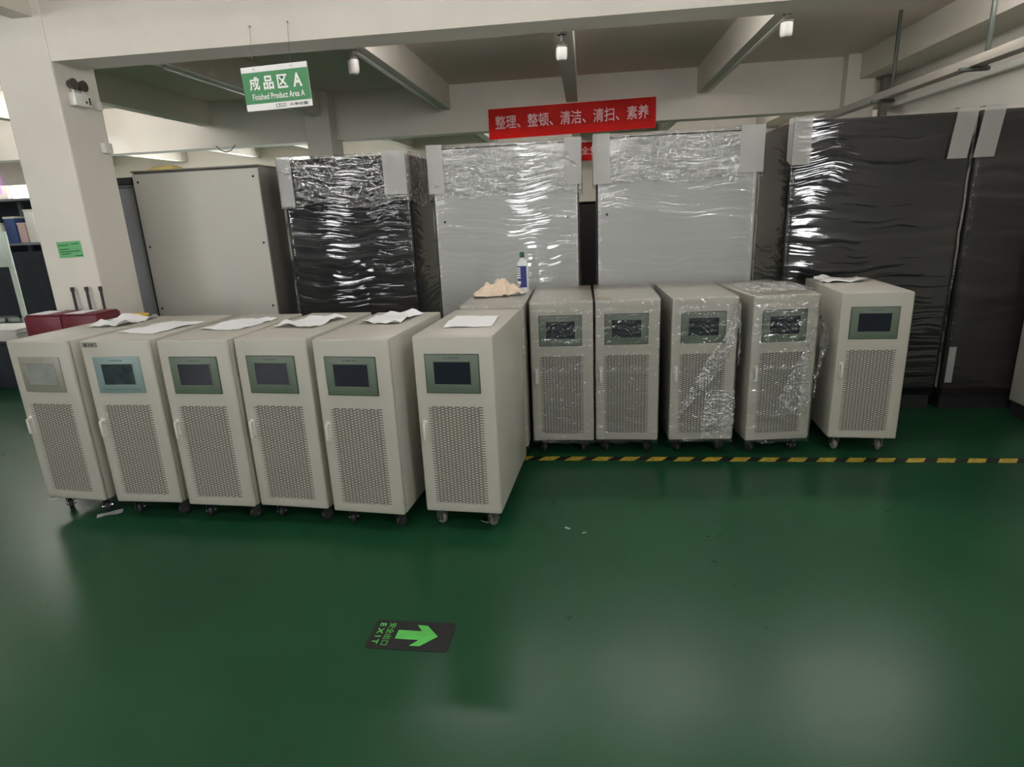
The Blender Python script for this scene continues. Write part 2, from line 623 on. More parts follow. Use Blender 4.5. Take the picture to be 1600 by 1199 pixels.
# ------------------------------------------------------------------ ceiling tubes (front ones unseen, added for light over the photographer)
TUBE = emit('added_tube_glow', WARM, TUBE_W)
TUBEM = emit('added_tube_glow_mid', (1.0, .98, .95), 60.0)
TUBEB = emit('tube_glow_bright', (1.0, .98, .94), 75.0)
def tube_lamp(label, x, y, z=2.66, dx=.6, group='added tube lamps over the front aisle', glow=None):
    t = thing('tube_lamp', label, 'ceiling light', (x, y, z), 0, group)
    obj('housing', B(-dx - .03, dx + .03, -.03, .03, .03, .07, bev=.005), WHITE, t)
    b = bmesh.new()
    cyl(b, (-dx, 0, .012), (dx, 0, .012), .016, n=12)
    obj('tube', b, glow or TUBE, t)
    for s in (-.4, .4):
        hb = bmesh.new()
        cyl(hb, (s, 0, .0702), (s, 0, ZC - z), .003, n=6)
        obj('hanger_wire', hb, STEEL, t)
for i, (x, y) in enumerate(((-4.3, 2.1), (-2.5, 2.1), (-.7, 2.1), (1.2, 2.1), (-4.3, -.1), (-2.2, -.1), (-.2, -.1), (1.8, -.1), (-3.4, -2.6), (.4, -2.6))):  # out of view, added to light the cabinet fronts and front beam
    tube_lamp('unseen white tube lamp added over the front aisle', x, y)

for x in (-.945, .63, 2.265):  # hidden by the front beam, added to brighten the middle bay and right wall
    tube_lamp('hidden white tube lamp added between the joists behind the front beam', x, 4.7, 2.8, group='added tube lamps behind the front beam', glow=TUBEB if x > 2 else TUBEM)
for x, y in ((-7.4, 4.9), (-7.4, 7.0), (-5.8, 7.0), (-10.4, 6.0)):
    tube_lamp('white ceiling tube lamp between the joists at the far left', x, y, 2.86, group='tube lamps over the left back bay', glow=TUBEB)
for x, y in ((-7.4, 10.4), (-4.2, 10.4), (-1.0, 10.4), (2.2, 10.4)):  # hidden by the back beam, added to brighten the far bay
    tube_lamp('hidden white tube lamp added beyond the back beam', x, y, 2.86, group='added tube lamps beyond the back beam', glow=TUBEB)

# ------------------------------------------------------------------ UPS cabinets
UW, UD, UZ0, UZ1 = .371, .728, .10, .96
HX = UW / 2

def vent_mesh():
    x0, x1, z0, z1 = -.138, .130, .145, .632
    bm = bmesh.new()
    rows, cols = 78, 7
    pz = (z1 - z0) / rows
    sh = .0038
    px_ = (x1 - x0) / (cols + .5)
    sl = px_ * .74
    y = 0.0
    th = .0015
    cache = {}
    def V(x, yy, z):
        kx = (round(x, 6), round(yy, 6), round(z, 6))
        if kx not in cache:
            cache[kx] = bm.verts.new(kx)
        return cache[kx]
    def quad(xa, xb, za, zb):
        bm.faces.new((V(xa, y, za), V(xb, y, za), V(xb, y, zb), V(xa, y, zb)))
    for r in range(rows):
        za = z0 + r * pz
        quad(x0, x1, za, za + pz - sh)
        off = (px_ / 2 if r % 2 else 0) + px_ * .13
        edges = [x0]
        for c in range(cols):
            edges += [x0 + off + c * px_, x0 + off + c * px_ + sl]
        edges.append(x1)
        for a, b in zip(edges[::2], edges[1::2]):
            if b - a > 1e-5:
                quad(a, b, za + pz - sh, za + pz)
    return bm

def door_mesh():
    """door leaf with a real opening behind the vent"""
    bm = B(-HX, HX, 0, .022, UZ0, UZ1, bev=.009, seg=3)
    o = obj('door', bm, PAINT)
    cut = obj('cut', B(-.1385, .1305, -.05, .018, .1445, .6325), PAINT, smooth=0)
    md = o.modifiers.new('b', 'BOOLEAN')
    md.operation = 'DIFFERENCE'
    md.object = cut
    md.solver = 'EXACT'
    dg = bpy.context.evaluated_depsgraph_get()
    me = bpy.data.meshes.new_from_object(o.evaluated_get(dg))
    bpy.data.objects.remove(o)
    bpy.data.objects.remove(cut)
    me.polygons.foreach_set('use_smooth', [True] * len(me.polygons))
    me.set_sharp_from_angle(angle=math.radians(40))
    me.materials.clear()
    me.materials.append(PAINT)
    return me

def caster(parent, x, y, rot, wheel_m, lever=None):
    e = obj('caster', B(-.035, .035, -.03, .03, .09, .099, bev=.002), STEEL if wheel_m is GREYR else RUBBER, parent, (x, y, 0))
    e.rotation_euler = (0, 0, rot)
    fk = bmesh.new()
    box(fk, -.019, -.015, -.004, .034, .028, .09)
    box(fk, .015, .019, -.004, .034, .028, .09)
    box(fk, -.019, .019, -.012, .026, .076, .09, bev=.003)
    obj('fork', fk, STEEL if wheel_m is GREYR else RUBBER, e)
    wb = bmesh.new()
    prof = [(0, -.012), (.024, -.012), (.030, -.007), (.0315, 0), (.030, .007), (.024, .012), (0, .012)]
    lathe(wb, prof, n=22)
    for v in wb.verts:
        v.co = Vector((v.co.z, v.co.x + .017, v.co.y + .0317))
    obj('wheel', wb, wheel_m, e)
    ab = bmesh.new()
    cyl(ab, (-.025, .017, .0317), (.025, .017, .0317), .0065, n=10)
    obj('axle_bolt', ab, CHROME, e)
    if lever:
        lb = bmesh.new()
        box(lb, -.022, .022, -.062, -.012, .050, .0535, bev=.001, seg=1)
        box(lb, -.013, .013, -.0165, -.0125, .0535, .086, bev=.001, seg=1)
        obj('brake_lever', lb, lever, e, smooth=0)
    return e

DOOR_ME = door_mesh()
VENT_BM = vent_mesh()
VENT_ME = bpy.data.meshes.new('vent_panel')
VENT_BM.to_mesh(VENT_ME)
VENT_BM.free()
VENT_ME.materials.append(VENTM)

def make_ups(name, label, group, loc, rz, bezel=BEZEL, screen=SCREEN, badge=False, wheel=RUBBER, lever=None, film=None, cast_rots=(0.5, -0.6, 0.3, -0.4)):
    t = thing(name, label, 'cabinet', loc, rz, group)
    bb = B(-HX, HX, .025, UD, UZ0, UZ1, bev=.005)
    obj('body', bb, PAINT, t)
    pl = B(-HX + .012, HX - .012, .0225, .0249, UZ0 + .01, UZ1 - .012)
    obj('gasket', pl, PAINT_IN, t, smooth=0)
    ub = B(-HX + .02, HX - .02, .03, UD - .02, UZ0 - .0015, UZ0 + .004)
    obj('base_plate', ub, PAINT_IN, t, smooth=0)
    d = bpy.data.objects.new('door', DOOR_ME)
    COL.objects.link(d)
    d.parent = t
    v = bpy.data.objects.new('vent_panel', VENT_ME)
    COL.objects.link(v)
    v.parent = d
    v.location = (0, .0008, 0)
    lin = B(-.138, .130, .0165, .0175, .145, .632)
    obj('vent_lining', lin, PAINT_IN, d, smooth=0)
    h = bmesh.new()
    box(h, -.166, -.142, -.003, .001, .462, .566, bev=.0035, seg=2)
    box(h, -.163, -.145, -.022, -.003, .472, .486, bev=.004, seg=2)
    box(h, -.163, -.145, -.022, -.003, .542, .556, bev=.004, seg=2)
    box(h, -.1605, -.1475, -.027, -.016, .474, .554, bev=.004, seg=2)
    obj('handle', h, HANDLE, d)
    # display panel with its screen and printing
    p = bmesh.new()
    box(p, -.1325, .120, -.004, .0005, .697, .881, bev=.0025)
    p_o = obj('display_panel', p, BEZEL2 if bezel is BEZEL else bezel, t)
    q = bmesh.new()
    box(q, -.1285, .116, -.0055, -.003, .701, .877, bev=.001)
    obj('bezel', q, bezel, p_o)
    f = bmesh.new()
    x0, x1, z0, z1 = -.096, .0845, .735, .850
    for a in ((x0, x0 + .006, z0, z1), (x1 - .006, x1, z0, z1), (x0, x1, z0, z0 + .006), (x0, x1, z1 - .006, z1)):
        box(f, a[0], a[1], -.0075, -.0052, a[2], a[3], bev=.0008)
    obj('screen_rim', f, bezel, p_o)
    obj('screen', B(-.090, .0785, -.0066, -.0052, .741, .844), screen, p_o, smooth=0)
    if bezel is not BEZELW:
        tx = stand_up(text_fit('不间断电源', .072, .0075, bold=.01), -.006, -.0060, .8625)
        obj('panel_lettering', tx, INKD, p_o, smooth=0)
        ty = stand_up(text_fit('Uninterruptible Power System', .205, .0085, bold=.01), -.006, -.0060, .716)
        obj('green_lettering', ty, INKG, p_o, smooth=0)
    if badge:
        b1 = bmesh.new()
        box(b1, -.172, -.094, -.0012, .0005, .930, .952, bev=.0006)
        bo = obj('badge', b1, INKD, t)
        b2 = bmesh.new()
        box(b2, -.1695, -.0965, -.0018, -.001, .9325, .9495)
        obj('badge_plate', b2, BEZELW, bo, smooth=0)
        b3 = bmesh.new()
        box(b3, -.160, -.147, -.0024, -.0016, .935, .947)
        join(b3, stand_up(text_fit('电源', .030, .011, bold=.02), -.122, -.0024, .941))
        obj('badge_mark', b3, INKD, bo, smooth=0)
    ry = (cast_rots[0], cast_rots[1], cast_rots[2], cast_rots[3])
    caster(t, -HX + .065, .065, ry[0], wheel, None)
    caster(t, HX - .065, .065, ry[1], wheel, lever)
    caster(t, -HX + .065, UD - .07, ry[2], wheel)
    caster(t, HX - .065, UD - .07, ry[3], wheel)
    return t

def film_shell(parent, seed, off=.003, amp=.0022, name='plastic_film', m=None, zlow=.1, ragged=.02):
    """wrap of clear film over top, front and both sides of a UPS cabinet: one sheet"""
    rnd = random.Random(seed)
    bm = bmesh.new()
    x0, x1, y0, y1, zt = -HX - off, HX + off, -.009 - off, UD + off, UZ1 + off
    r = .014
    # closed outline (rounded rectangle) swept down, closed on top
    out = []
    n = 5
    for cx, cy, a0 in ((x1 - r, y1 - r, 0), (x0 + r, y1 - r, 90), (x0 + r, y0 + r, 180), (x1 - r, y0 + r, 270)):
        for i in range(n + 1):
            a = math.radians(a0 + 90 * i / n)
            out.append((cx + r * math.cos(a), cy + r * math.sin(a), math.cos(a), math.sin(a)))
    pts = []
    for a, b in zip(out, out[1:] + out[:1]):
        L = math.hypot(b[0] - a[0], b[1] - a[1])
        k = max(1, int(L / .03))
        for i in range(k):
            t = i / k
            pts.append(tuple(a[j] + (b[j] - a[j]) * t for j in range(4)))
    nz = 34
    rings = []
    for j in range(nz + 1):
        ring = []
        for i, (x, y, nx, ny) in enumerate(pts):
            zl = zlow - ragged * (0.5 + fbm((i * .35, seed, 0), 1.0))
            z = zt - (zt - zl) * j / nz
            d = amp * fbm((x * 3 + seed, y * 3, z * 22), 1.0, 4) if j else 0
            if j == nz:
                d += .004 * rnd.random()
            d = max(d, -off * .6)
            ring.append(bm.verts.new((x + nx * d, y + ny * d, z)))
        rings.append(ring)
    for a, b in zip(rings, rings[1:]):
        for i in range(len(pts)):
            k = (i + 1) % len(pts)
            bm.faces.new((a[i], b[i], b[k], a[k]))
    # top sheet
    def top(u, v):
        x, y = x0 + .004 + (x1 - x0 - .008) * u, y0 + .004 + (y1 - y0 - .008) * v
        return (x, y, zt + .002 + abs(.003 * fbm((x * 7, y * 5, seed), 1.5)))
    grid(bm, top, 10, 16)
    return obj(name, bm, m or FILM_U, parent, smooth=180)

def crumpled(parent, path, seed, m, name='loose_film', amp=.012, nu=60, nv=14, out_y=-.014):
    """bunched-up strip of film: path = (x, y, z, half width dir (x,y,z)) control points"""
    bm = bmesh.new()
    def at(u):
        s = u * (len(path) - 1)
        i = min(int(s), len(path) - 2)
        t = s - i
        t = t * t * (3 - 2 * t)
        return [path[i][k] + (path[i + 1][k] - path[i][k]) * t for k in range(6)]
    def fn(u, v):
        x, y, z, wx, wy, wz = at(u)
        s = (v - .5) * 2
        edge = 1 - s * s
        d = abs(fbm((u * 9 + seed, v * 5, seed * 1.7), 1.3, 5)) * amp * (.35 + edge)
        j = fbm((u * 11, v * 3 + seed, 4.2), 1.0, 3) * .012
        return Vector((x + wx * s + j, y + wy * s - d, z + wz * s + j * .6))
    grid(bm, fn, nu, nv)
    return obj(name, bm, m, parent, smooth=180)

G1, G2 = 'front row of wheeled UPS cabinets', 'rear row of wheeled UPS cabinets'
UPS = {}
UPS['U1'] = make_ups('ups_cabinet', 'beige UPS cabinet at the far left end of the front row, pale grey screen', G1, (-2.713, 2.674, 0), -.098, BEZELW, SCREENP, cast_rots=(.9, .9, .3, -.4))
UPS['U2'] = make_ups('ups_cabinet', 'beige UPS cabinet with a small badge on its top left corner and blue-grey screen panel', G1, (-2.269, 2.649, 0), -.017, BEZELB, SCREENB, badge=True)
UPS['U3'] = make_ups('ups_cabinet', 'third beige UPS cabinet in the front row, just right of the badged one', G1, (-1.849, 2.623, 0), -.047)
UPS['U4'] = make_ups('ups_cabinet', 'fourth beige UPS cabinet from the left in the front row', G1, (-1.460, 2.620, 0), -.089)
UPS['U5'] = make_ups('ups_cabinet', 'fifth beige UPS cabinet in the front row, left of the one on grey wheels', G1, (-1.055, 2.572, 0), -.099)
UPS['U6'] = make_ups('ups_cabinet', 'beige UPS cabinet on grey wheels with chrome brake lever, right end of front row', G1, (-.592, 2.594, 0), -.070, wheel=GREYR, lever=CHROME, cast_rots=(1.1, -.45, .3, -.5))
UPS['B1'] = make_ups('ups_cabinet', 'film-topped UPS cabinet under the white bottle and rag, mostly hidden by the front row', G2, (-.540, 3.435, 0), 0)
UPS['B2'] = make_ups('ups_cabinet', 'film-wrapped UPS cabinet right of the bottle and rag, glints over its vents', G2, (-.147, 3.538, 0), .015)
UPS['B3'] = make_ups('ups_cabinet', 'film-wrapped UPS cabinet with a brown scrap on its top left front corner', G2, (.236, 3.551, 0), -.002)
UPS['B4'] = make_ups('ups_cabinet', 'UPS cabinet with bunched clear film running diagonally across its vents', G2, (.672, 3.557, 0), .032)
UPS['B5'] = make_ups('ups_cabinet', 'UPS cabinet with loose film bulging out at its right side', G2, (1.115, 3.559, 0), .118)
UPS['B6'] = make_ups('ups_cabinet', 'unwrapped beige UPS cabinet at the right end of the rear row', G2, (1.602, 3.582, 0), -.056, wheel=GREYR, cast_rots=(.2, -.2, .3, -.4))

film_shell(UPS['B1'], 3)
film_shell(UPS['B2'], 11, amp=.0028)
film_shell(UPS['B3'], 17, amp=.0028)
film_shell(UPS['B4'], 23, amp=.0035)
film_shell(UPS['B5'], 31, off=.004, amp=.004)
crumpled(UPS['B4'], [(.178, -.018, .93, .012, 0, .0), (.165, -.022, .80, .03, 0, .01), (.10, -.022, .66, .065, 0, .03), (.02, -.022, .50, .075, 0, .045), (-.06, -.02, .36, .06, 0, .05), (-.14, -.016, .24, .03, 0, .05)], 5, FILM_L, amp=.03)
crumpled(UPS['B4'], [(.10, -.016, .42, .085, 0, 0), (.10, -.018, .28, .09, 0, .0), (.09, -.016, .12, .09, 0, 0)], 9, FILM_L, amp=.012)
crumpled(UPS['B4'], [(.196, .02, .92, .004, .02, 0), (.205, .02, .72, .012, .03, 0), (.205, .02, .56, .012, .03, 0)], 13, FILM_L, amp=.02)
crumpled(UPS['B5'], [(.19, .10, .955, .012, .10, 0), (.20, .06, .85, .02, .08, 0), (.255, .06, .75, .055, .08, 0), (.255, .05, .65, .055, .06, 0), (.215, .04, .52, .02, .05, 0), (.20, .03, .36, .012, .04, 0)], 21, FILM_L, amp=.04)
crumpled(UPS['B5'], [(.165, -.018, .80, .012, 0, .0), (.13, -.022, .66, .02, 0, .01), (.085, -.022, .52, .05, 0, .02), (.075, -.022, .38, .085, 0, .0), (.06, -.018, .26, .10, 0, .0)], 27, FILM_L, amp=.022)
crumpled(UPS['B5'], [(-.15, .3, .972, 0, .2, 0), (.0, .3, .976, 0, .22, 0), (.17, .25, .985, 0, .2, .0)], 33, FILM_L, amp=.004)

# ------------------------------------------------------------------ tall cabinets
def tall(name, label, x0, x1, y0, zt, depth, front, side, group='tall cabinets behind the UPS rows', holes=(), z0=.0, lip=True):
    cx = (x0 + x1) / 2
    t = thing(name, label, 'cabinet', (cx, y0, 0), 0, group)
    hw = (x1 - x0) / 2
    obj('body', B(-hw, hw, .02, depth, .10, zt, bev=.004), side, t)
    obj('plinth', B(-hw + .01, hw - .01, .03, depth - .01, 0, .0995), RUBBER, t)
    obj('front_panel', B(-hw + .002, hw - .002, 0, .0195, .105, zt - .012, bev=.003), front, t)
    if lip:
        obj('top_cap', B(-hw - .002, hw + .002, -.003, depth + .002, zt + .0005, zt + .012, bev=.003), side, t)
    for (hx, hz) in holes:
        b = bmesh.new()
        cyl(b, (hx, -.0015, hz), (hx, .004, hz), .0085, n=10)
        obj('screw_hole', b, HOLE, t)
    return t, hw

def wrap(t, hw, depth, zt, m, seed, amp=.006, cap=None, cap_h=.30, z0=.16):
    """stretch film round a tall cabinet (open tube) and a film cap over the top"""
    off = .012
    for kind in ('stretch_film', 'film_cap'):
        if kind == 'film_cap' and not cap:
            continue
        bm = bmesh.new()
        o = off if kind == 'stretch_film' else off + .012
        zz1 = zt + .004 if kind == 'stretch_film' else zt + .016
        pts = []
        cs = [(-hw - o, depth + o), (-hw - o, -o), (hw + o, -o), (hw + o, depth + o), (-hw - o, depth + o)]
        nr = [(-1, 0), (0, -1), (1, 0), (0, 1)]
        for (a, b), n_ in zip(zip(cs, cs[1:]), nr):
            L = math.hypot(b[0] - a[0], b[1] - a[1])
            k = int(L / .035)
            for i in range(k):
                pts.append((a[0] + (b[0] - a[0]) * i / k, a[1] + (b[1] - a[1]) * i / k, *n_))
        nz = 50 if kind == 'stretch_film' else 16
        rings = []
        for j in range(nz + 1):
            ring = []
            for i, (x, y, nx, ny) in enumerate(pts):
                zb = z0 if kind == 'stretch_film' else zt - cap_h + .05 * fbm((i * .11, seed, 2), 1.0, 4)
                z = zz1 - (zz1 - zb) * j / nz
                if kind == 'stretch_film':
                    d = amp * fbm((x * 1.2 + seed, y * 1.2, z * 9 + x * 1.5), 1.0, 2)
                else:
                    d = amp * 1.2 * fbm((x * 6 + seed, y * 6, z * 7), 1.0, 2) + .003
                d = max(d, -.009)
                ring.append(bm.verts.new((x + nx * d, y + ny * d, z)))
            rings.append(ring)
        for a, b in zip(rings, rings[1:]):
            for i in range(len(pts)):
                k = (i + 1) % len(pts)
                bm.faces.new((a[i], b[i], b[k], a[k]))
        if kind == 'film_cap':
            bm.faces.new(rings[0])
        obj(kind, bm, m if kind == 'stretch_film' else cap, t, smooth=180)

def guard(t, x, w_, zt, h_, side=None, sw=.10, skew=0., seed=0):
    """foam sheet folded over the top front corner: strip hanging down the front, flap on the side"""
    bm = bmesh.new()
    y = -.030
    def fr(u, v):
        xx = x + w_ * u + skew * v
        z = zt + .02 - h_ * v
        return (xx, y - .003 * fbm((xx * 12 + seed, z * 4, 1), 1.2), z)
    grid(bm, fr, 10, 14)
    if side:
        xs = x if side < 0 else x + w_
        def sd(u, v):
            z = zt + .02 - h_ * v * (1 - .12 * u)
            return (xs + skew * v + side * (.002 + .003 * abs(fbm((u * 3, z * 5, seed), 1))), y + sw * u, z)
        grid(bm, sd, 5, 14)
    def tp(u, v):
        return (x + w_ * u, y + sw * v, zt + .0205 + .002 * fbm((u * 3, v * 3, seed), 1))
    grid(bm, tp, 8, 5)
    bmesh.ops.remove_doubles(bm, verts=bm.verts, dist=.0005)
    obj('foam_corner_guard', bm, FOAM, t, smooth=60)

Y0 = 4.42
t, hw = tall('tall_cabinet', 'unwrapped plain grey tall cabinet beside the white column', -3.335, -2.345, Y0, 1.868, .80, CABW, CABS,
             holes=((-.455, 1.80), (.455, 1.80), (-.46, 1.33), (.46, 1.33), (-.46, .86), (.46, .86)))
t, hw = tall('tall_cabinet', 'black tall cabinet in shiny film between two grey cabinets', -2.165, -1.245, Y0, 1.895, .80, CABK, CABK, lip=False)
wrap(t, hw, .80, 1.895, FILM_K, 3, amp=.005, cap=FILM_CAP, cap_h=.33)
guard(t, .30, .165, 1.895, .29, side=1, seed=2)
guard(t, -.475, .10, 1.895, .34, side=-1, seed=5)
t, hw = tall('tall_cabinet', 'film-wrapped light grey tall cabinet behind the bottle and rag', -1.06, -.05, Y0, 1.915, .80, CABWF, CABK2, lip=False,
             holes=((-.44, 1.42), (.435, 1.42)))
wrap(t, hw, .80, 1.915, FILM_W, 7, amp=.006, cap=FILM_CAP, cap_h=.33)
guard(t, -.53, .11, 1.915, .32, side=-1, seed=8)
guard(t, .415, .115, 1.915, .30, side=1, seed=9)
t, hw = tall('tall_cabinet', 'film-wrapped light grey tall cabinet under the right end of the red banner', .085, 1.13, Y0, 1.925, .80, CABWF, CABK2, lip=False,
             holes=((-.46, 1.425),))
wrap(t, hw, .80, 1.925, FILM_W, 13, amp=.005, cap=FILM_CAP, cap_h=.30)
guard(t, -.552, .11, 1.925, .32, side=-1, seed=11)
guard(t, .40, .15, 1.925, .29, side=1, skew=-.0, seed=12)
t, hw = tall('tall_cabinet', 'black tall cabinet in glinting film behind the right end of the rear row', 1.345, 2.415, Y0, 1.955, .78, CABK, CABK2, lip=False)
wrap(t, hw, .78, 1.955, FILM_K, 19, amp=.005, cap=None)
guard(t, -.548, .115, 1.955, .29, side=-1, skew=-.0, seed=15)
guard(t, .42, .118, 1.955, .30, side=None, skew=-.03, seed=16)
t, hw = tall('tall_cabinet', 'dark film-wrapped tall cabinet at the right edge of the row', 2.455, 3.41, Y0 - .02, 1.955, .78, CABK2, CABK2, lip=False)
wrap(t, hw, .78, 1.955, FILM_KR, 29, amp=.006, cap=None)
guard(t, -.49, .12, 1.955, .30, side=None, skew=-.03, seed=18)
lb = bmesh.new()
grid(lb, lambda u, v: (-.487 + .045 * u, -.036, .46 - .25 * v), 3, 6)
obj('foam_strip', lb, FOAM, t)
# grey cabinet cut by the right edge, dark one behind the column, dark one behind the gap
t, hw = tall('grey_cabinet', 'plain grey cabinet cut by the right edge of the picture', 2.845, 3.45, 3.72, 1.25, .60, CABW, CABW, group=None)
t, hw = tall('dark_cabinet', 'gunmetal cabinet with dark top between column and plain grey cabinet', -3.98, -3.44, 4.55, 1.78, .7, CABG, CABG, group=None)
b = B(-.27, .27, .0, .72, 1.795, 1.85, bev=.004)
obj('dark_top', b, SOOT, t)
t, hw = tall('dark_cabinet', 'black cabinet seen in the narrow gap between two wrapped grey cabinets', -.12, .42, 6.2, 1.52, .6, CABK2, CABK2, group=None)

# ------------------------------------------------------------------ things lying on the cabinets
def sheet(label, corners, z, seed, m=PAPER, name='paper_sheet', group='paper sheets on the UPS cabinets', lift=.004, cat='paper'):
    """paper given by its four corners on the cabinet top (in order round the sheet)"""
    a, b_, c, d = [Vector((*p, 0)) for p in corners]
    cen = (a + b_ + c + d) / 4
    bm = bmesh.new()
    def fn(u, v):
        p = (a * (1 - u) + d * u) * (1 - v) + (b_ * (1 - u) + c * u) * v - cen
        e = max(abs(u - .5), abs(v - .5)) * 2
        return (p.x, p.y, .002 + abs(fbm((p.x * 6 + seed, p.y * 6, seed), 1.0, 3)) * lift * (1 + 2 * e ** 4))
    vs = grid(bm, fn, 10, 12)
    bmesh.ops.recalc_face_normals(bm, faces=bm.faces)
    ex = bmesh.ops.solidify(bm, geom=bm.faces[:], thickness=.0006)
    bmesh.ops.recalc_face_normals(bm, faces=bm.faces)
    o = obj(name, bm, m, None, (cen.x, cen.y, z), smooth=60)
    return tag(o, label, cat, group)
ZT = UZ1
def sheet_on(u, label, lx0, lx1, ly0, ly1, rot, seed, z=ZT, **k):
    t = UPS[u]
    mw = Matrix.Translation(t.location) @ Matrix.Rotation(t.rotation_euler.z, 4, 'Z')
    cx, cy = (lx0 + lx1) / 2, (ly0 + ly1) / 2
    cs = []
    for p in ((lx0, ly0), (lx0, ly1), (lx1, ly1), (lx1, ly0)):
        q = Vector((p[0] - cx, p[1] - cy, 0))
        q.rotate(Matrix.Rotation(rot, 3, 'Z'))
        q = mw @ (q + Vector((cx, cy, 0)))
        cs.append((q.x, q.y))
    return sheet(label, cs, z, seed, **k)
sheet_on('U1', 'crinkled white sheet on the leftmost UPS cabinet', -.06, .15, .36, .66, .1, 1, lift=.02)
sheet_on('U2', 'flat white sheet on the badged UPS cabinet', -.10, .14, .17, .50, -.25, 2)
sheet_on('U3', 'white sheet on the third UPS cabinet of the front row', -.12, .12, .24, .56, -.12, 3, lift=.008)
sheet_on('U4', 'white sheet with a curled front edge on the fourth UPS cabinet', -.13, .11, .26, .56, -.12, 4, lift=.012)
sheet_on('U5', 'white sheet near the back of the fifth UPS cabinet', -.12, .10, .36, .68, -.05, 5, lift=.014)
sheet_on('U6', 'white sheet on the UPS cabinet with grey wheels', -.105, .125, .20, .50, .06, 6)
sheet_on('B6', 'folded white sheet at the back of the unwrapped rear UPS cabinet', -.16, .10, .44, .64, .02, 7, lift=.02)
sheet_on('B3', 'brown torn scrap on the corner of a film-wrapped UPS cabinet', -.175, -.10, .0, .035, .25, 8, z=ZT + .009, m=CARDB, name='cardboard_scrap', group=None, cat='scrap')
o = obj('yellow_pouch', B(-.075, .075, -.035, .035, 0, .022, bev=.01, seg=3), YELLOW, None, (-2.70, 3.36, ZT))
o.rotation_euler = (0, 0, .12)
tag(o, 'yellow pouch at the back of the leftmost UPS cabinet', 'pouch')
bm = bmesh.new()
def pk(u, v):
    x, y = (u - .5) * .21, (v - .5) * .16
    e = max(abs(u - .5), abs(v - .5)) * 2
    return (x, y, .002 + .045 * max(0, 1 - e ** 6) * (.85 + .3 * fbm((x * 12, y * 12, 3), 1)))
grid(bm, pk, 16, 10)
grid(bm, lambda u, v: ((u - .5) * .21, (v - .5) * .16, .001), 1, 1)
o = obj('yellow_packet', bm, YELLOWP, None, (-3.17, 4.60, 1.881), smooth=60)
tag(o, 'pale yellow packet on top of the plain grey tall cabinet', 'packet')

# rag and bottle
bm = bmesh.new()
def rag(u, v):
    a, r = u * 2 * math.pi, v
    edge = .115 + .030 * math.sin(2 * a + .6) + .018 * math.sin(5 * a)
    x, y = math.cos(a) * edge * r * 1.15, math.sin(a) * edge * r * .75
    h = .074 * (1 - r ** 2.2) * (1 + .25 * math.cos(a - .4)) + .030 * abs(fbm((x * 14, y * 14, 1.3), 1.2, 4)) * (1 - .4 * r) + .012 * math.sin(a * 4 + r * 7) * r * (1 - r) * 3
    return (x, y, max(.002, h))
grid(bm, rag, 90, 22)
bmesh.ops.remove_doubles(bm, verts=bm.verts, dist=.0004)
o = obj('cleaning_rag', bm, RAG, None, (-.565, 3.84, ZT + .009), smooth=60)
tag(o, 'crumpled cream cotton rag on a wrapped cabinet beside the white bottle', 'rag')
t = thing('spray_bottle', 'white plastic bottle with blue label and green cap on a wrapped cabinet', 'bottle', (-.402, 3.93, ZT + .009))
b = bmesh.new()
lathe(b, [(0, 0), (.034, 0), (.037, .004), (.037, .165), (.034, .185), (.022, .203), (.014, .212), (.014, .224), (0, .224)], n=24)
for v in b.verts:
    v.co.y *= .7
obj('body', b, BOTTLE, t)
b = bmesh.new()
lathe(b, [(0, .222), (.0155, .222), (.0155, .25), (.012, .256), (0, .256)], n=18)
obj('cap', b, GREENCAP, t)
b = bmesh.new()
nn = 14
def lab(u, v):
    a = math.radians(-150 + 105 * u)
    return (.0376 * math.cos(a), .0376 * .7 * math.sin(a), .035 + .135 * v)
grid(b, lab, nn, 2)
lo = obj('label', b, BLUE, t)
b = bmesh.new()
def patch(u0, u1, v0, v1):
    grid(b, lambda u, v: tuple(Vector(lab(u0 + (u1 - u0) * u, v0 + (v1 - v0) * v)) * 1.0 + Vector((-.0006, -.0012, 0))), 4, 1)
for i in range(5):
    patch(.05, .42, .42 + i * .11, .49 + i * .11)
patch(.02, .42, .16, .30)
patch(.05, .35, .05, .12)
obj('label_print', b, WHITE, lo)

# ------------------------------------------------------------------ hanging sign, banners
t = thing('hanging_sign', 'green and white finished product area sign hanging from the front beam', 'sign', (-1.795, 3.76, 2.122))
t.rotation_euler = (0, math.radians(-1.6), 0)
obj('board', B(-.205, .205, -.003, .003, 0, .238), SIGNW, t, smooth=0)
obj('green_field', B(-.205, .205, -.0042, -.0032, .037, .207), SIGNG, t, smooth=0)
for ch, x in (('成', -.132), ('品', -.045), ('区', .042), ('A', .134)):
    obj('large_character', stand_up(text_fit(ch, .064 if ch != 'A' else .056, .074, bold=.028), x, -.0052, .146), SIGNW, t, smooth=0)
b = stand_up(text_fit('Finished Product Area A', .325, .034, bold=.012), .006, -.0052, .074)
obj('english_lettering', b, SIGNW, t, smooth=0)
b = bmesh.new()
for a in ((-.02, .045, .0255, .028), (-.02, .045, .0085, .011), (-.02, -.0175, .011, .0255), (.0, .003, .011, .0255), (.004, .042, .0165, .019)):
    box(b, a[0], a[1], -.0042, -.0032, a[2], a[3])
join(b, stand_up(text_fit('大帝优國', .112, .017, bold=.015), .122, -.0042, .018))
obj('small_lettering', b, INKD, t, smooth=0)
for x in (-.125, .108):
    b = bmesh.new()
    cyl(b, (x, -.006, .222), (x, -.002, .222), .005, n=10)
    tube(b, [(x, -.004, .222), (x, .006, .30), (x, .038, .46)], .0012, n=6)
    cyl(b, (x, .030, .46), (x, .046, .46), .004, n=8)
    obj('hanging_wire', b, STEEL, t)

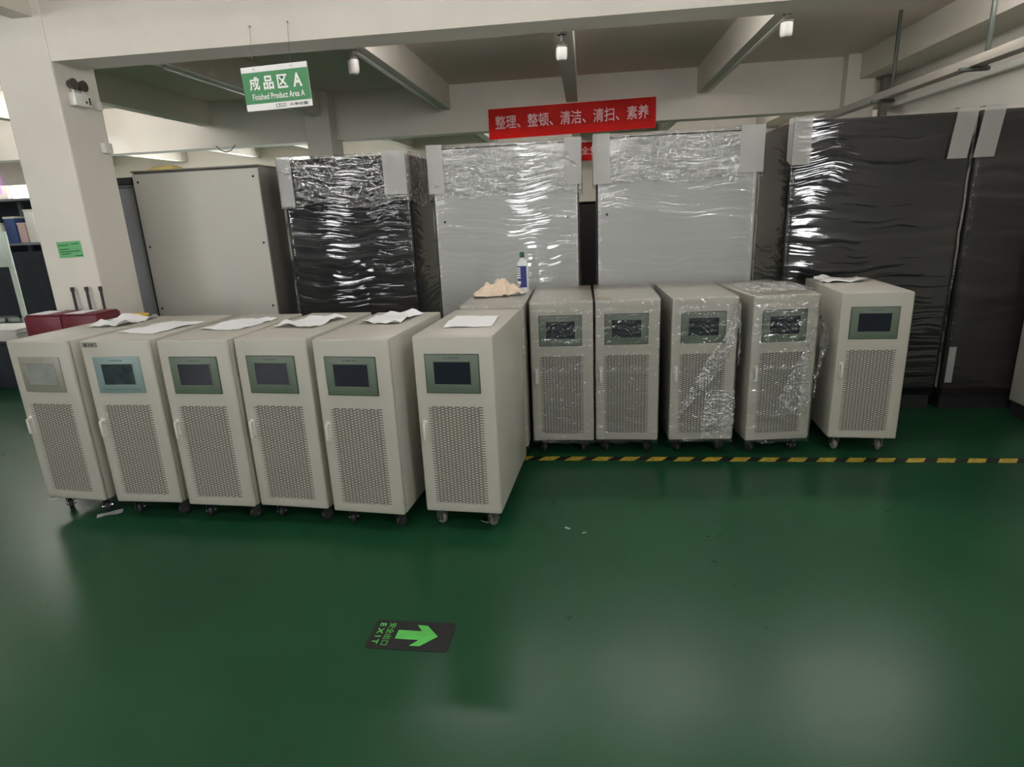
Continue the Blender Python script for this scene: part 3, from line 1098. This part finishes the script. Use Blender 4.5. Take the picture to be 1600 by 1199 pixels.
def banner(label, x0, x1, y, zb0, zt0, zb1, zt1, text, th, name='red_banner'):
    t = thing(name, label, 'banner', ((x0 + x1) / 2, y, zb0), 0)
    hw = (x1 - x0) / 2
    def sag(u, v):
        x = -hw + 2 * hw * u
        zb, zt = 0 + (zb1 - zb0) * u, (zt0 - zb0) + (zt1 - zt0) * u
        z = zb + (zt - zb) * v
        fold = .010 * math.sin(9 * u + 6 * v) * (1 - v) + .008 * fbm((u * 5, v * 2, 3), 1.0, 3)
        return Vector((x, -.02 - abs(fold), z))
    b = bmesh.new()
    grid(b, sag, 60, 12)
    bmesh.ops.solidify(b, geom=b.faces[:], thickness=.002)
    obj('cloth', b, RED, t, smooth=60)
    n = len(text)
    for k in range(0, n, 3):                     # one piece of lettering per word
        tb = text_bm(text, 1, bold=.010)
        lo, hi = -n / 2 + k - .05, -n / 2 + k + 2.95
        bmesh.ops.delete(tb, geom=[f for f in tb.faces if not lo <= f.calc_center_median().x < hi], context='FACES')
        bmesh.ops.delete(tb, geom=[v for v in tb.verts if not v.link_faces], context='VERTS')
        for v in tb.verts:
            x, zz = v.co.x * 2 * hw * .92 / n, v.co.y * th
            p = sag(.5 + x / (2 * hw), .54)
            v.co = Vector((x, p.y - .014, p.z + zz))
        obj('lettering', tb, BANTXT, t, smooth=0)
    return t
banner('red cloth banner with white Chinese lettering on the back beam', -1.19, .86, 8.19, 2.345, 2.70, 2.375, 2.722, '整理、整顿、清洁、清扫、素养', .165)
banner('small red banner seen in the gap between two wrapped grey cabinets', -.25, .42, 12.49, 2.33, 2.66, 2.33, 2.66, '安全生产', .15)

# ------------------------------------------------------------------ lamps under the slab
def jar_lamp(label, x, y, zt, zb, ZC=2.73):
    t = thing('jar_lamp', label, 'lamp', (x, y, zb), 0, 'jar lamps hanging from the joists')
    L = zt - zb
    b = bmesh.new()
    lathe(b, [(0, 0), (.030, .0), (.040, .012), (.042, .03), (.042, L * .80), (.040, L * .82), (0, L * .82)], n=20)
    obj('glass_jar', b, LAMPG, t)
    b = bmesh.new()
    lathe(b, [(.024, L * .821), (.046, L * .821), (.046, L * .92), (.030, L * .99), (.018, L * 1.10), (.010, L * 1.2), (0, L * 1.2)], n=20)
    obj('socket_cap', b, LAMPM, t)
    b = bmesh.new()
    cyl(b, (0, 0, L * 1.19), (0, 0, ZC - zb - .018), .007, n=8)
    obj('stem', b, LAMPM, t)
    b = bmesh.new()
    cyl(b, (0, 0, ZC - zb - .02), (0, 0, ZC - zb), .035, n=14)
    obj('ceiling_rose', b, LAMPM, t)
jar_lamp('leftmost of the three white jar lamps under the joists', -1.752, 5.0, 2.66, 2.543)
jar_lamp('middle jar lamp, under the centre joist above the red banner', -.163, 5.05, 2.645, 2.54)
jar_lamp('rightmost of the three white jar lamps under the joists', 1.405, 4.97, 2.675, 2.565)

for x, s in ((-3.40, 'left of the hanging sign'), (-1.77, 'that carries the leftmost jar lamp'), (1.44, 'that carries the rightmost jar lamp')):
    o = obj('wire_trunking', B(-.016, .016, -1.45, 1.5, -.014, 0, bev=.003), WHITE, None, (x, 6.6, 2.73))
    tag(o, 'thin white wire trunking under the joist ' + s, 'trunking', 'wire trunking under the joists')
b = bmesh.new()
tube(b, [(-.16, 0, .075), (-.10, 0, .02), (-.03, 0, -.01), (.05, 0, .012), (.10, 0, .06), (.11, 0, .075)], .006, n=8)
o = obj('loose_cable', b, LAMPM, None, (-4.72, 8.193, 2.40))
tag(o, 'loose dark cable sagging below the back beam above the plain grey cabinet', 'cable')

# tray and its hangers on the right
o = obj('cable_tray', B(-.05, .05, -3.3, 3.5, 0, .062, bev=.004), CONDUIT, None, (2.70, 4.66, 2.30))
tag(o, 'grey rectangular cable tray running along the right wall', 'cable tray')
def tray_hanger(label, y):
    t = thing('tray_hanger', label, 'bracket', (2.70, y, 2.262), 0, 'hangers of the cable tray')
    obj('bracket', B(-.10, .09, -.022, .022, .012, .0375, bev=.003), HANGER, t)
    obj('rod', B(.052, .078, -.013, .013, .0378, ZC - 2.262, bev=.002), HANGER, t)
tray_hanger('dark hanger of the cable tray nearer the right edge', 5.03)
tray_hanger('dark hanger of the cable tray near the back corner', 6.4)
o = obj('wall_pipe', B(-.035, .035, -3.5, 3.4, 0, .05, bev=.004), WHITE, None, (3.48, 4.6, 2.42))
tag(o, 'white trunking fixed along the right wall below the cable tray', 'trunking')
o = obj('wall_duct', B(-.035, .035, -.05, .05, 0, 2.749, bev=.01), CABS, None, (3.36, 7.96, 0))
tag(o, 'dull grey square pipe standing in the back right corner', 'pipe')

# ------------------------------------------------------------------ on and around the left column
t = thing('emergency_light', 'white twin-head emergency light on the side of the column', 'emergency light', (-3.25, 3.945, 2.245))
obj('body', B(.0005, .05, -.068, .068, 0, .078, bev=.006), WHITE, t)
for y in (-.038, .042):
    b = bmesh.new()
    cyl(b, (.02, y, .082), (.02, y, .105), .009, n=10)
    h = obj('lamp_head', b, WHITE, t)
    b2 = bmesh.new()
    lathe(b2, [(0, -.03), (.020, -.028), (.033, .012), (.034, .02), (0, .02)], n=18)
    for v in b2.verts:
        v.co = Vector((.02 + v.co.z * 1.0, y + v.co.x, .128 + v.co.y))
    obj('reflector', b2, LAMPM, h)
b = bmesh.new()
box(b, .0502, .0512, .012, .026, .020, .034)
box(b, .0502, .0512, .042, .056, .014, .058)
obj('switch_panel', b, INKD, t, smooth=0)
o = obj('junction_box', B(0, .035, -.035, .035, 0, .065, bev=.004), WHITE, None, (-3.25, 4.10, 1.975))
tag(o, 'small junction box on the rear edge of the column side', 'junction box')
o = obj('wall_socket', B(0, .03, -.025, .025, 0, .055, bev=.004), WHITE, None, (-3.25, 4.10, 2.245))
tag(o, 'small white socket beside the emergency light on the column', 'socket')
t = thing('green_notice', 'green notice with dark print stuck on the front of the column', 'notice', (-3.415, 3.7995, 1.305))
t.rotation_euler = (0, math.radians(-1.5), 0)
obj('sheet', B(-.088, .088, -.002, -.0002, 0, .105), STICKER, t, smooth=0)
b = bmesh.new()
for (x0, x1, z) in ((-.08, .0, .078), (.02, .075, .084), (-.075, -.005, .052), (-.075, .07, .036), (-.07, .0, .022), (.03, .082, .006)):
    box(b, x0, x1, -.0028, -.0019, z, z + .007)
obj('print', b, INKG, t, smooth=0)

# bench with red battery cases, terminal rods
BZ = .82
t = thing('work_bench', 'low grey bench behind the leftmost UPS cabinet', 'bench', (-3.36, 3.55, 0))
obj('top', B(-.25, .30, -.10, .22, BZ - .03, BZ, bev=.004), CABS, t)
for x in (-.10, .26):
    for y in (-.06, .18):
        obj('leg', B(x - .02, x + .02, y - .02, y + .02, 0, BZ - .0305), RACKM, t, smooth=0)
obj('lower_shelf', B(-.08, .24, -.04, .16, .28, .30), RACKM, t, smooth=0)
def case(label, x0, x1):
    cx = (x0 + x1) / 2
    t = thing('battery_case', label, 'case', (cx, 3.62, BZ), 0, 'maroon cases on the bench')
    hw = (x1 - x0) / 2
    obj('box', B(-hw, hw, -.11, .10, 0, .135, bev=.006), MAROON, t)
    obj('lid', B(-hw + .006, hw - .006, -.10, .09, .1355, .146, bev=.004), MAROON, t)
    obj('white_label', B(-hw + .02, hw - .11, -.09, .06, .1462, .148), PAPER, t, smooth=0)
case('left maroon case on the bench in front of the column', -3.60, -3.342)
case('right maroon case on the bench in front of the column', -3.336, -3.085)
for i, (x, s) in enumerate(((-3.44, 'leftmost'), (-3.335, 'middle'), (-3.232, 'rightmost'))):
    b = bmesh.new()
    tube(b, [(0, 0, 0), (-.002, .012, .12), (-.008, .02, .27)], .0085, n=10)
    cyl(b, (-.008, .02, .262), (-.009, .021, .29), .012, n=10)
    o = obj('metal_rod', b, ROD, None, (x, 3.755, BZ))
    tag(o, s + ' of the three dark rods standing behind the maroon cases', 'rod', 'dark rods by the column')
t = thing('dark_crate', 'dark crate on the floor at the left edge under a stack of white panels', 'crate', (-5.72, 5.4, 0))
obj('box', B(-.30, .30, -.22, .22, .0, .44, bev=.01), DKBLUE, t)
obj('lid', B(-.31, .31, -.23, .23, .4405, .47, bev=.006), DKBLUE, t)
for i in range(5):
    o = obj('white_panel', B(-.28, .26, -.20, .20, 0, .022, bev=.004), WHITE, None, (-5.72 + .012 * (i % 2), 5.4, .4705 + i * .0225))
    tag(o, ['lowest', 'second lowest', 'middle', 'second highest', 'topmost'][i] + ' of the white panels stacked on the dark crate at the left edge', 'panel', 'white panels stacked on the dark crate')

# ------------------------------------------------------------------ far left: sign post, storage rack with clutter, poster
t = thing('sign_stand', 'pale sign post on a flared foot at the left edge', 'sign stand', (-8.07, 7.9, 0))
b = bmesh.new()
lathe(b, [(0, 0), (.17, 0), (.17, .02), (.07, .10), (.04, .16), (0, .16)], n=20)
obj('base', b, PALEGREEN, t)
b = bmesh.new()
cyl(b, (0, 0, .155), (0, 0, 1.5), .035, n=14)
obj('post', b, PALEGREEN, t)
obj('board', B(-.42, .03, -.05, -.037, 1.02, 1.62, bev=.004), PALEGREEN, t)

t = thing('storage_rack', 'dark storage rack full of boxes at the far left', 'rack', (-9.3, 9.3, 0))
for x in (-1.6, -.8, 0, .8):
    for y in (-.25, .25):
        obj('upright', B(x - .03, x + .03, y - .03, y + .03, 0, 2.0), RACKM, t, smooth=0)
for z in (.12, .72, 1.28, 1.96):
    obj('shelf', B(-1.62, .82, -.28, .28, z, z + .035), RACKM, t, smooth=0)
obj('back_sheet', B(-1.6, .8, .281, .29, .1, 1.99), DKBLUE, t, smooth=0)
obj('front_sheet', B(-1.6, .8, -.29, -.281, .16, 1.18), DKBLUE, t, smooth=0)
rnd = random.Random(5)
cols = [(BLUEBOX, 'blue'), (PINK, 'pink'), (WHITE, 'white'), (CARDB, 'brown'), (DKBLUE, 'dark'), (TEAL, 'teal'), (CABW, 'grey')]
x = -1.5
i = 0
order = ['leftmost', 'second', 'third', 'fourth', 'fifth', 'sixth', 'seventh', 'eighth', 'ninth', 'tenth', 'eleventh', 'twelfth']
while x < .62 and i < 12:
    wd = rnd.uniform(.13, .24)
    m_, nm = cols[i % 7]
    h = rnd.uniform(.22, .5)
    bt = thing('storage_box', '%s box on the upper shelf of the far left rack, %s from its left end' % (nm, order[i]), 'box', (-9.3 + x + wd / 2, 9.17, 1.3155), 0, 'boxes on the far left rack')
    obj('box', B(-wd / 2, wd / 2, -.12, .16, 0, h, bev=.01), m_, bt)
    obj('lid', B(-wd / 2 - .004, wd / 2 + .004, -.124, .164, h + .0005, h + .03, bev=.006), WHITE if i % 2 else m_, bt)
    x += wd + .03
    i += 1
# backlit poster and light strip on the far wall
GLOW = emit('poster_glow', (1.0, .98, .96), 1.6)
POSTM = emit('poster_purple', (.72, .42, .85), 1.0)
POSTO = emit('poster_orange', (1.0, .62, .38), 1.0)
t = thing('lit_poster', 'backlit purple and orange poster on the far wall at the left edge', 'poster', (-12.62, 12.42, 2.28))
obj('panel', B(-.50, .14, 0, .03, 0, .42), POSTM, t, smooth=0)
obj('picture', B(-.44, .07, -.004, -.0005, .05, .36), POSTO, t, smooth=0)
STRIP = emit('strip_glow', (.72, 1.0, .9), 1.1)
o = obj('light_strip', B(-1.0, 1.2, -.03, .03, 0, .11), STRIP, None, (-12.05, 12.965, 1.88), smooth=0)
tag(o, 'pale green lit strip below the lit poster on the far wall', 'light')

# ------------------------------------------------------------------ on the floor
o = obj('hazard_tape', B(-3.0, 3.85, -.03, .03, .0003, .0012), TAPE, None, (-.35, 3.492, 0), smooth=0)
tag(o, 'yellow and black striped hazard tape along the floor by the rear row', 'tape')
t = thing('floor_exit_sign', 'black floor sticker with green arrow and exit lettering', 'floor sign', (-.648, 1.838, 0))
t.rotation_euler = (0, 0, math.radians(-1.5))
b = bmesh.new()
box(b, -.153, .153, -.079, .079, .0005, .0016)
es = [e for e in b.edges if abs(e.verts[0].co.z - e.verts[1].co.z) > .0005]
bmesh.ops.bevel(b, geom=es, offset=.018, segments=5, affect='EDGES', profile=.5)
obj('sticker', b, EXITK, t)
b = bmesh.new()
pts = [(-.056, .024), (.034, .024), (.008, .056), (.046, .056), (.100, .0), (.046, -.056), (.008, -.056), (.034, -.024), (-.056, -.024)]
b.faces.new([b.verts.new((x, y, .0021)) for x, y in pts][::-1])
bmesh.ops.recalc_face_normals(b, faces=b.faces)
obj('arrow', b, EXITG, t, smooth=0)
def floor_text(s, wd, ht, x):
    tb = text_fit(s, wd, ht, bold=.006 if len(s) == 4 else .03)
    for v in tb.verts:
        v.co = Vector((x + v.co.y, -v.co.x, .0021))
    return tb
obj('chinese_lettering', floor_text('安全出口', .122, .028, -.086), EXITG, t, smooth=0)
obj('exit_lettering', floor_text('E X I T', .114, .023, -.123), EXITG, t, smooth=0)
def scrap(label, x, y, s, rot, z=.0):
    b = bmesh.new()
    grid(b, lambda u, v: ((u - .5) * s * 2.4, (v - .5) * s, .001 + abs(fbm((u * 3 + x, v * 3, y), 1)) * s * .25), 5, 3)
    bmesh.ops.solidify(b, geom=b.faces[:], thickness=.0006)
    o = obj('paper_scrap', b, PAPER, None, (x, y, z), smooth=60)
    o.rotation_euler = (0, 0, rot)
    tag(o, label, 'scrap', 'paper scraps on the floor')
scrap('white paper scrap under the leftmost front cabinet', -2.56, 2.70, .05, .6)
scrap('thin white scrap on the floor right of the grey-wheeled cabinet', -.10, 2.64, .012, -.6)
scrap('tiny white scrap on the floor right of the front row, nearer the camera', -.02, 2.60, .008, .4)
scrap('pale scrap on the floor left of the leftmost cabinet', -3.05, 2.86, .016, .3)
